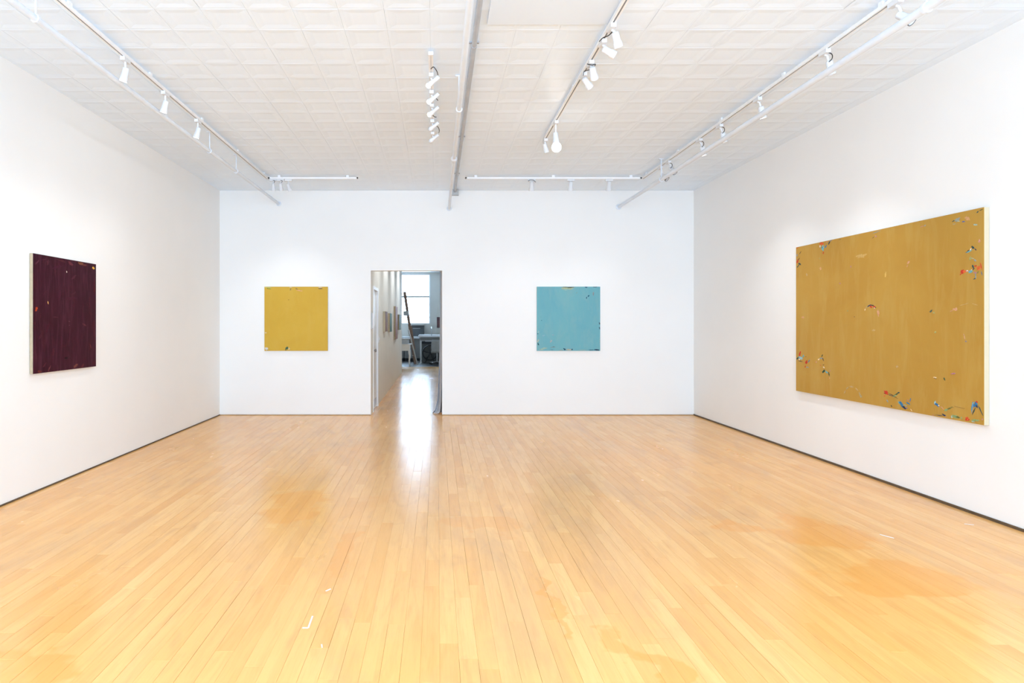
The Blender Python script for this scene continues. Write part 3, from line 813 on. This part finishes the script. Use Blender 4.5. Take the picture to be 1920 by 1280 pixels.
# ------------------------------------------------------------------ pipes and conduit under the ceiling
def pipe(name, label, x, z, r, y0, mat, hangers, cat='pipe', flange=True, couplings=()):
    o = thing(name, label, cat, (x, YB, z))
    MB().cyl((x, y0, z), (x, YB - 0.001, z), r, n=16).build('pipe_run', mat, o, smooth=True)
    if flange:
        MB().rings((x, YB - 0.03, z), (0, 1, 0), [(0, r * 1.15), (0.012, r * 1.25), (0.015, r * 1.7), (0.029, r * 1.8)], 16).build('wall_flange', mat, o, smooth=True)
    for y in hangers:
        mb = MB().rings((x, y - 0.012, z), (0, 1, 0), [(0, r * 1.3), (0.024, r * 1.3)], 16)
        mb.cyl((x, y, z + r), (x, y, CEIL - 0.004), 0.006, n=8)
        mb.box(x - 0.03, x + 0.03, y - 0.015, y + 0.015, CEIL - 0.008, CEIL)
        mb.build('hanger', mat, o)
    for y in couplings:
        MB().rings((x, y - 0.05, z), (0, 1, 0), [(0, r * 1.05), (0.012, r * 1.5), (0.045, r * 1.7), (0.055, r * 1.7), (0.088, r * 1.5), (0.10, r * 1.05)], 16).build('coupling', mat, o, smooth=True)
    return o
pipe('ceiling_pipe', 'white pipe running under the ceiling along the left track', -2.475, 3.30, 0.021, YF, M['pipe'],
     [-2.475 * F / (67 - VX), -2.475 * F / (393 - VX), -2.475 * F / (443 - VX)])
pipe('ceiling_pipe', 'white pipe running under the ceiling along the right track', 2.833, 3.25, 0.025, YF, M['pipe'],
     [2.833 * F / (1737 - VX), 2.833 * F / (1240 - VX)])
pipe('ceiling_pipe', 'white pipe beside the grey conduit down the middle of the ceiling', 0.183, 3.225, 0.021, YF, M['pipe'],
     [0.184 * F / 41.0], couplings=(0.183 * F / 31.4,))
o = thing('conduit', 'grey conduit fixed down the middle of the ceiling', 'conduit', (0.272, YB, 3.478))
MB().cyl((0.272, YF, 3.478), (0.272, YB - 0.09, 3.478), 0.0185, n=14).build('conduit_run', M['greypipe'], o, smooth=True)
for y in (3.2, 4.9, 7.35, 9.15):
    MB().rings((0.272, y - 0.012, 3.478), (0, 1, 0), [(0, 0.0215), (0.024, 0.0215)], 14).box(0.235, 0.309, y - 0.012, y + 0.012, 3.499, 3.508).build('strap', M['greypipe'], o)
MB().box(0.225, 0.330, YB - 0.09, YB - 0.001, 3.425, 3.505).build('junction_box', M['ac_light'], o)

# ------------------------------------------------------------------ lighting tracks
TZ = 3.455   # underside of the tracks
TW = 0.036
def track(label, p0, p1, axis, slot_mat='slot'):
    """white channel with a dark slot; axis 'y' or 'x'"""
    mid = ((p0[0] + p1[0]) / 2, (p0[1] + p1[1]) / 2, TZ)
    o = thing('light_track', label, 'light track', mid)
    h = TW / 2
    body, slot = MB(), MB()
    a0, a1 = (p0[1], p1[1]) if axis == 'y' else (p0[0], p1[0])
    c = p0[0] if axis == 'y' else p0[1]
    def bx(mb, u0, u1, v0, v1, z0, z1):
        if axis == 'y': mb.box(u0, u1, v0, v1, z0, z1)
        else: mb.box(v0, v1, u0, u1, z0, z1)
    bx(body, c - h, c + h, a0, a1, TZ + 0.012, TZ + 0.024)
    bx(body, c - h, c - h + 0.012, a0, a1, TZ, TZ + 0.012)
    bx(body, c + h - 0.012, c + h, a0, a1, TZ, TZ + 0.012)
    bx(body, c - h, c + h, a0 - 0.002, a0 + 0.02, TZ - 0.001, TZ + 0.025)
    bx(body, c - h, c + h, a1 - 0.02, a1 + 0.002, TZ - 0.001, TZ + 0.025)
    body.build('channel', M['white'], o)
    bx(slot, c - h + 0.012, c + h - 0.012, a0 + 0.02, a1 - 0.02, TZ + 0.004, TZ + 0.0119)
    slot.build('slot', M[slot_mat], o)
    n = max(2, int((a1 - a0) / 1.2) + 1)
    for i in range(n):
        t = a0 + 0.15 + (a1 - a0 - 0.3) * i / (n - 1)
        st = MB()
        bx(st, c - 0.008, c + 0.008, t - 0.02, t + 0.02, TZ + 0.024, CEIL + 0.012)
        st.build('standoff', M['white'], o)
    return o
LX, RX, CX, SX, BY = -2.39, 2.885, 1.19, -0.05, 9.28
track('white lighting track running along the left side of the ceiling', (LX, YF + 1.0), (LX, BY + 0.018), 'y')
track('white lighting track running along the right side of the ceiling', (RX, YF + 1.0), (RX, BY + 0.018), 'y')
track('short lighting track across the far left corner of the ceiling', (LX + 0.020, BY), (-1.11, BY), 'x')
track('lighting track across the far right of the ceiling', (0.39, BY), (RX - 0.020, BY), 'x')
track('lighting track right of the grey conduit, ending at the globe lamp', (CX, 1.5), (CX, 7.33), 'y')
track('short lighting track left of the conduit, crowded with spotlights', (SX, 5.0), (SX, 7.15), 'y', 'fixture')

def spot(label, x, y, d, lit, axis='y', drop=0.07, size=1.0, cord=None, power=8.0, style='can', collar=False, side=0.0):
    """track head: adapter in the track, stem, fork, lamp can pointing along d"""
    o = thing('track_spotlight', label, 'spotlight', (x, y, TZ), 'spotlights on the ceiling tracks')
    d = Vector(d).normalized()
    a, b = (0.018, 0.05) if axis == 'y' else (0.05, 0.018)
    ad = MB().box(x - a, x + a, y - b, y + b, TZ - 0.030, TZ - 0.0015)
    ad.build('adapter', M['fixture'], o)
    piv = Vector((x + side, y, TZ - drop))
    MB().tube([(x, y, TZ - 0.029), (x + side * 0.5, y, TZ - 0.04), piv], 0.0085, 8).build('stem', M['fixture'], o, smooth=True)
    r = 0.036 * size
    L = 0.125 * size * (1.35 if style == 'slim' else 1.0)
    back = piv - d * (L * (0.62 if style == 'slim' else 0.35))
    pr = [(0, r * 0.45), (L * 0.04, r * 0.72), (L * 0.10, r * 0.80), (L * 0.62, r * 0.86), (L * 0.68, r), (L, r * 1.04), (L, r * 0.93), (L * 0.88, r * 0.88)]
    if style == 'slim':
        pr = [(0, r * 0.62), (L * 0.03, r * 0.72), (L * 0.60, r * 0.72), (L * 0.72, r * 0.9), (L, r * 1.0), (L, r * 0.93), (L * 0.88, r * 0.88)]
    MB().rings(back, d, pr, 18, cap1=False).build('can', M['fixture'], o, smooth=True)
    tip = back + d * L
    if collar:
        MB().rings(tip - d * 0.012, d, [(0, r * 1.06), (0.014, r * 1.12), (0.014, r * 0.95), (0.0, r * 0.93)], 18, cap0=False, cap1=False).build('collar', M['collar'], o, smooth=True)
    if style == 'globe':
        R0 = 0.048
        prof_ = [(0, 0.02)] + [(R0 + 0.01 - R0 * math.cos(t), R0 * math.sin(t)) for t in [math.radians(v) for v in (30, 50, 70, 90, 110, 130, 150, 168)]]
        MB().rings(tip - d * 0.02, d, prof_, 20).build('globe_bulb', M['globe'], o, smooth=True)
        light_at = tip + d * 0.12
    else:
        pl = [(0, r * 0.86), (L * 0.05, r * 0.80), (L * 0.09, r * 0.55), (L * 0.11, r * 0.2)]
        if style == 'slim':
            pl = [(0, r * 0.86), (L * 0.14, r * 0.98), (L * 0.24, r * 0.9), (L * 0.32, r * 0.6), (L * 0.35, r * 0.2)]
            tip = tip + d * (L * 0.25)
        MB().rings(back + d * (L * 0.86), d, pl, 18).build('lamp', M['lamp_on' if lit else 'lamp_off'], o, smooth=True)
        light_at = tip + d * 0.02
    if cord:
        pts = [Vector((x, y, TZ - 0.022)) + Vector(c) for c in cord]
        P = [pts[0]]
        for i in range(len(pts) - 1):
            p_1, p0_, p1_, p2_ = pts[max(i-1,0)], pts[i], pts[i+1], pts[min(i+2,len(pts)-1)]
            for s_ in (0.25, 0.5, 0.75, 1.0):
                P.append(0.5 * ((2*p0_) + (p1_ - p_1)*s_ + (2*p_1 - 5*p0_ + 4*p1_ - p2_)*s_*s_ + (-p_1 + 3*p0_ - 3*p1_ + p2_)*s_**3))
        MB().tube(P, 0.0035, 6).build('cord', M['cord'], o, smooth=True)
    if lit and power > 0:
        l = bpy.data.lights.new('spot_beam', 'SPOT')
        l.energy = power; l.spot_size = math.radians(95); l.spot_blend = 1.0; l.shadow_soft_size = 0.04
        l.color = (0.90, 0.95, 1.0)
        lo = bpy.data.objects.new('spot_beam', l)
        COL.objects.link(lo)
        lo.parent = o
        lo.location = light_at - Vector((x, y, TZ))
        lo.rotation_euler = d.to_track_quat('-Z', 'Y').to_euler()
    return o
loop = [(0.01, 0.04, -0.004), (0.035, 0.03, -0.02), (0.035, 0.0, -0.055), (0.0, -0.01, -0.075)]
def yl(px): return LX * F / (px - VX)
def yr(px): return RX * F / (px - VX)
def yc(px): return CX * F / (px - VX)
spot('lit spotlight on the left track nearest the viewer', LX, yl(235), (-0.30, 0.1, -1), True, drop=0.11, size=0.85, power=8)
spot('lit spotlight on the left track, second of three', LX, yl(310), (-0.30, 0.1, -1), True, drop=0.11, size=0.85, power=8)
spot('lit spotlight on the left track farthest from the viewer', LX, yl(371), (-0.30, 0.1, -1), True, drop=0.11, size=0.85, power=8)
for px, lit, lab, d in ((512.5, True, 'lit spotlight at the left end of the far left track', (0, 0.25, -1)),
                        (526.5, True, 'lit spotlight second on the far left track', (0.05, 0.25, -1)),
                        (541, False, 'unlit spotlight third on the far left track', (0.35, 0.25, -1))):
    spot(lab, (px - VX) * BY / F, BY, d, lit, axis='x', drop=0.10, size=0.82, cord=[(0.0,-0.02,0),(0.03,-0.04,-0.01),(0.02,-0.04,-0.04)] if lit else None)
for px, lit, lab in ((997, True, 'lit spotlight at the left end of the far right track'),
                     (1070, False, 'unlit spotlight in the middle of the far right track'),
                     (1142, True, 'lit spotlight at the right end of the far right track')):
    spot(lab, (px - VX) * BY / F, BY, (0, 0.22, -1), lit, axis='x', drop=0.08, size=1.05, cord=[(-.05,-0.02,-.01),(-0.03,-0.05,-0.0),(0.02,-0.05,-0.005),(0.05,-0.04,-0.03)] if px == 997 else None)
rl = [(0.0, -0.03, 0), (0.03, -0.04, -0.02), (0.035, -0.035, -0.05), (0.02, -0.02, -0.07)]
spot('spotlight with dark ring at the far end of the right track', RX, yr(1238), (0.55, -0.5, -0.7), False, drop=0.12, size=0.85, power=24, side=0.04, collar=True)
spot('spotlight with dark ring and cord second from the far end of the right track', RX, yr(1253), (0.35, -0.55, -0.75), False, drop=0.10, size=0.85, power=24, side=0.045, collar=True, cord=rl)
spot('lit corded spotlight on the right track, third from its far end', RX, yr(1311), (0.25, 0.1, -1), True, drop=0.11, size=0.85, power=24, side=0.04, cord=rl)
spot('corded spotlight on the right track, fourth from its far end', RX, yr(1349), (0.25, 0.1, -1), False, drop=0.11, size=0.85, power=24, side=0.04, cord=rl)
spot('lit spotlight on the right track above the big canvas edge', RX, yr(1420), (0.25, 0.1, -1), True, drop=0.11, size=0.85, power=24, side=0.04)
spot('spotlight with dark hook of cord on the right track, second nearest the viewer', RX, yr(1546), (0.25, 0.1, -1), False, drop=0.11, size=0.85, power=24, side=0.04, cord=rl)
spot('spotlight with dark ring on the right track nearest the viewer', RX, yr(1679), (0.45, -0.6, -0.65), False, drop=0.10, size=0.85, power=24, side=0.045, collar=True)
spot('spotlight on the globe lamp track nearest the viewer', CX, yc(1147), (0.35, 0.35, -0.85), False, drop=0.08, size=0.82, side=0.03, cord=[(0.02,-0.02,0),(0.0,0.06,-0.015),(-0.03,0.12,-0.01),(-0.035,0.20,0.0)])
spot('spotlight on the globe lamp track, second from the viewer', CX, yc(1130), (0.9, 0.1, -0.45), False, drop=0.07, size=0.82, side=0.03)
spot('spotlight on the globe lamp track with a tangled black cord', CX, yc(1107), (0.3, 0.6, -0.6), False, drop=0.07, size=0.82, side=0.02, cord=[(-0.03,-0.02,0),(0.0,-0.05,-0.02),(0.03,-0.04,-0.01),(0.02,0.03,-0.02),(-0.03,0.07,-0.02),(-0.02,0.16,-0.02)])
spot('spotlight on the globe lamp track halfway along', CX, yc(1094), (0.65, 0.5, -0.6), False, drop=0.06, size=0.8, side=0.02)
spot('glowing globe lamp at the end of the middle right track', CX, yc(1042), (0.06, -0.05, -1), True, drop=0.15, size=0.9, style='globe', power=8, side=0.0)
spot('small unlit spotlight at the very end of the globe lamp track', CX, 7.29, (0.3, 0.2, -1), False, drop=0.08, size=0.8)
def ys(py): return (TZ - EYE) * F / (VY - py)
sl = [(0.0, -0.05, 0), (0.02, -0.08, 0.0), (0.05, -0.06, -0.02), (0.065, -0.02, -0.035)]
for py, lit, lab, cd in ((140, True, 'lit spotlight nearest the viewer on the crowded short track', [(0.0,-0.18,0),(0.02,-0.22,0.0),(0.045,-0.19,-0.02),(0.055,-0.13,-0.03)]),
                         (172, True, 'lit spotlight second from the viewer on the crowded short track', [(0.0,0.06,0),(0.03,0.05,-0.01),(0.055,0.10,-0.02)]),
                         (197, True, 'lit spotlight third from the viewer on the crowded short track', [(-0.0,0.20,0),(0.02,0.24,-0.01),(0.04,0.22,-0.02)]),
                         (226, False, 'unlit spotlight fourth from the viewer on the crowded short track', [(0.02,0.10,0),(0.055,0.10,-0.01),(0.07,0.16,-0.03),(0.065,0.24,-0.03)]),
                         (249, False, 'unlit spotlight at the far end of the crowded short track', None)):
    spot(lab, SX, ys(py), (-0.62, 0.30, -0.42), lit, drop=0.06, side=0.012, cord=cd, size=0.64, style='slim')

# unseen hallway track above the small canvases, added to brighten the hallway
track('added unseen hallway lighting track above the four small canvases', (-0.22, 11.0), (-0.22, 18.6), 'y')
for y_, lab in ((11.5, 'added unseen hallway spotlight washing the flush door'), (13.3, 'added unseen hallway spotlight washing the rust brown canvas'),
                (15.4, 'added unseen hallway spotlight washing the terracotta canvas'), (17.6, 'added unseen hallway spotlight washing the grey-green canvas')):
    spot(lab, -0.22, y_, (-0.62, 0.0, -0.85), True, drop=0.08, power=32)

# ------------------------------------------------------------------ things in the far room
# stepladder
lad = thing('stepladder', 'brown wooden stepladder standing before the far window', 'ladder', at(780, 684, 23.3))
mb = MB()
ra0, ra1 = at(779, 682.5, 23.6), at(759.5, 547, 23.9)
rb0, rb1 = at(777.5, 681, 24.0), at(757.5, 547, 24.3)
ra0.z = 0.0; rb0.z = 0.0
MB().obox(ra0, ra1, 0.05, 0.062, (1,0,0)).build('rail', M['wood'], lad)
MB().obox(rb0, rb1, 0.05, 0.062, (1,0,0)).build('rail', M['wood'], lad)
for i in range(1, 9):
    t = i / 9.0
    MB().obox(ra0.lerp(ra1, t), rb0.lerp(rb1, t), 0.09, 0.028).build('tread', M['wood'], lad)
MB().obox(at(768.8, 611, 23.68), at(775.5, 655, 23.58), 0.03, 0.13, (1,0,0)).build('side_board', M['wood'], lad)
pa0, pa1 = at(783, 684, 23.2), at(766, 618, 23.35)
pa0.z = 0.0
MB().obox(pa0, pa1, 0.035, 0.03).build('brace_leg', M['palewood'], lad)
a_, b_ = ra0.lerp(ra1, 0.70), rb0.lerp(rb1, 0.73)
MB().obox(a_ + Vector((0.02, -0.07, 0)), a_ + Vector((-0.16, -0.07, 0)), 0.18, 0.16).build('shelf', M['ac_light'], lad)
# window air conditioner
q0, q1 = at(771, 630, BRY1 - 0.35), at(795.3, 609.6, BRY1 - 0.35)
ac = thing('air_conditioner', 'dark grey air conditioner under the far window', 'air conditioner', ((q0.x + q1.x) / 2, BRY1 - 0.2, q0.z))
MB().box(q0.x, q1.x, BRY1 - 0.35, BRY1 - 0.002, q0.z, q1.z).build('housing', M['cabinet_dark'], ac)
zt = q0.z + (q1.z - q0.z) * 0.74
for i in range(5):
    z_ = zt + 0.008 + i * 0.018
    MB().box(q0.x + 0.02, q1.x - 0.02, BRY1 - 0.362, BRY1 - 0.35, z_, z_ + 0.008).build('louvre', M['ac'], ac)
MB().box(q0.x + 0.015, q1.x - 0.015, BRY1 - 0.365, BRY1 - 0.35, q0.z + 0.02, zt - 0.03).build('front_panel', M['ac'], ac)
MB().box(q0.x + 0.06, q0.x + 0.36, BRY1 - 0.368, BRY1 - 0.35, zt - 0.025, zt + 0.002).build('control_strip', M['ac_light'], ac)
# counter with cupboards below the window
ct = thing('counter', 'long white counter top under the far window', 'counter', (-1.6, 26.0, 0.92))
MB().box(-2.9, -0.70, 25.62, BRY1, 0.905, 0.94).box(-2.9, -0.70, 25.62, 25.64, 0.87, 0.905).build('worktop', M['white'], ct)
for i, x in enumerate((-1.92, -1.28)):
    cbn = thing('base_cabinet', ('grey base cabinet behind the white table', 'grey base cabinet behind the stepladder')[i], 'cabinet', (x + 0.3, 26.05, 0), 'base cabinets under the far window')
    MB().box(x, x + 0.62, 25.70, BRY1 - 0.002, 0.10, 0.903).build('carcass', M['cabinet'], cbn)
    MB().box(x + 0.02, x + 0.60, 25.70 + 0.05, BRY1 - 0.002, 0.0, 0.10).build('plinth', M['iron'], cbn)
    MB().box(x + 0.01, x + 0.61, 25.68, 25.70, 0.72, 0.885).build('drawer', M['cabinet'], cbn)
    MB().box(x + 0.01, x + 0.61, 25.68, 25.70, 0.11, 0.705).build('cabinet_door', M['cabinet'], cbn)
# sink table on the right
sk = thing('sink_table', 'white enamel sink table with drainboard and tap', 'sink', (0.0, 24.2, 0))
sy = 23.85
l0, r0 = at(785, 630, sy).x, 0.75
mb = MB().box(l0, r0, sy, sy + 0.62, 0.965, 0.995)
mb.box(l0, r0, sy - 0.012, sy, 0.955, 1.012).box(l0 - 0.012, l0, sy - 0.012, sy + 0.62, 0.955, 1.012).box(l0, r0, sy + 0.60, sy + 0.63, 0.965, 1.05)
mb.build('drainboard', M['white'], sk)
MB().box(at(797, 0, sy).x, at(812, 0, sy).x + 0.4, sy + 0.08, sy + 0.55, 0.80, 0.964).build('basin', M['white'], sk)
MB().box(l0 + 0.05, r0 - 0.02, sy + 0.03, sy + 0.05, 0.84, 0.963).build('apron', M['cabinet'], sk)
for lx, ly in ((l0 + 0.07, sy + 0.06), (l0 + 0.07, sy + 0.54), (r0 - 0.07, sy + 0.06), (r0 - 0.07, sy + 0.54)):
    MB().rings((lx, ly, 0), (0, 0, 1), [(0, 0.034), (0.03, 0.034), (0.05, 0.018), (0.5, 0.021), (0.80, 0.026), (0.962, 0.026)], 12).build('leg', M['white'], sk, smooth=True)
tx = at(808.6, 0, sy).x
MB().tube([(tx, sy + 0.56, 0.99), (tx, sy + 0.56, 1.28), (tx, sy + 0.52, 1.32), (tx, sy + 0.42, 1.31), (tx, sy + 0.38, 1.26)], 0.014, 8).build('tap', M['metal'], sk, smooth=True)
# dark panel below the sink
pn = thing('panel_board', 'grey board leaning upright beneath the sink table', 'board', (-0.25, 24.42, 0))
MB().box(at(791, 0, 24.5).x, 0.6, 24.50, 24.53, 0.0, 0.80).build('board', M['cabinet_dark'], pn)
MB().box(at(791, 0, 24.5).x, 0.6, 24.49, 24.50, 0.70, 0.80).build('shade_band', M['iron'], pn)  # black band paints the sink's shadow along the top of the board
# spoked wheel on an iron stand
wc = at(806.2, 661, 24.2)
wh = thing('flywheel', 'black spoked iron wheel on a stand beneath the sink', 'wheel', (wc.x, wc.y, 0))
RW = 0.265
ring = [(wc.x + RW * math.cos(t * math.pi / 14), wc.y, wc.z + RW * math.sin(t * math.pi / 14)) for t in range(29)]
MB().tube(ring, 0.020, 8).build('rim', M['iron'], wh, smooth=True)
MB().cyl((wc.x, wc.y - 0.05, wc.z), (wc.x, wc.y + 0.05, wc.z), 0.045).build('hub', M['iron'], wh, smooth=True)
for k in range(5):
    a = math.radians(90 + 72 * k)
    MB().tube([(wc.x + 0.03 * math.cos(a), wc.y, wc.z + 0.03 * math.sin(a)), (wc.x + RW * 0.55 * math.cos(a + 0.18), wc.y, wc.z + RW * 0.55 * math.sin(a + 0.18)), (wc.x + RW * math.cos(a), wc.y, wc.z + RW * math.sin(a))], 0.013, 6).build('spoke', M['iron'], wh, smooth=True)
for s_ in (-1, 1):
    MB().tube([(wc.x, wc.y + 0.06, wc.z), (wc.x + 0.17 * s_, wc.y + 0.08, 0.02), (wc.x + 0.24 * s_, wc.y + 0.08, 0.015)], 0.014, 6).build('stand_leg', M['iron'], wh, smooth=True)
# office chair seen from behind
cx = at(819.5, 0, 23.2).x
ch = thing('office_chair', 'grey office chair seen from behind at the sink', 'chair', (cx, 23.3, 0))
bk = MB()
n = 9
vv, ff = [], []
for i in range(n):
    u = i / (n - 1)
    for j in range(7):
        z_ = 0.42 + 0.46 * j / 6
        wv = 0.20 - 0.03 * (abs(j - 3) / 3) ** 3
        vv.append((cx + (2*u - 1) * wv, 23.12 + 0.05 * (2*u - 1) ** 2, z_))
for i in range(n - 1):
    for j in range(6):
        ff.append((i*7+j, (i+1)*7+j, (i+1)*7+j+1, i*7+j+1))
o = bk.add(vv, ff).build('backrest', M['chairgrey'], ch, smooth=True)
md = o.modifiers.new('thickness', 'SOLIDIFY'); md.thickness = 0.03; md.offset = 0
MB().box(cx - 0.21, cx + 0.21, 23.18, 23.58, 0.42, 0.475).build('seat', M['chairgrey'], ch)
MB().cyl((cx, 23.38, 0.10), (cx, 23.38, 0.42), 0.025).build('column', M['metal'], ch, smooth=True)
for k in range(5):
    a = math.radians(-90 + 30 + 72 * k)
    e = (cx + 0.27 * math.cos(a), 23.38 + 0.27 * math.sin(a))
    MB().obox((cx, 23.38, 0.105), (e[0], e[1], 0.075), 0.032, 0.025).build('base_arm', M['metal'], ch)
    MB().rings((e[0] - 0.012, e[1], 0.026), (1, 0, 0), [(0, 0.026), (0.024, 0.026)], 12).cyl((e[0], e[1], 0.04), (e[0], e[1], 0.07), 0.008).build('caster', M['iron'], ch)
# white side table with curved legs
ty = 22.25
tr = at(769.5, 0, ty).x
tb = thing('white_table', 'small white table with curved legs at the left of the far room', 'table', (tr - 0.3, ty + 0.25, 0))
MB().box(tr - 0.62, tr + 0.02, ty - 0.02, ty + 0.55, 0.735, 0.76).build('table_top', M['white'], tb)
MB().box(tr - 0.58, tr - 0.02, ty + 0.02, ty + 0.50, 0.53, 0.735).build('apron', M['white'], tb)
for lx, ly, sgn in ((tr - 0.045, ty + 0.045, 1), (tr - 0.045, ty + 0.475, 1), (tr - 0.555, ty + 0.045, -1), (tr - 0.555, ty + 0.475, -1)):
    MB().tube([(lx, ly, 0.56), (lx + 0.01 * sgn, ly, 0.46), (lx + 0.02 * sgn, ly, 0.36), (lx, ly, 0.18), (lx + 0.0 * sgn, ly, 0.06), (lx + 0.03 * sgn, ly, 0.0)], [0.034, 0.040, 0.032, 0.020, 0.017, 0.024], 10).build('leg', M['white'], tb, smooth=True)
bxo = thing('storage_box', 'clear grey plastic box with lid on the white table', 'box', (tr - 0.28, ty + 0.25, 0.76))
MB().box(tr - 0.50, tr - 0.06, ty + 0.06, ty + 0.42, 0.761, 0.92).build('tub', M['plastic'], bxo)
MB().box(tr - 0.52, tr - 0.04, ty + 0.04, ty + 0.44, 0.92, 0.95).build('lid', M['ac_light'], bxo)
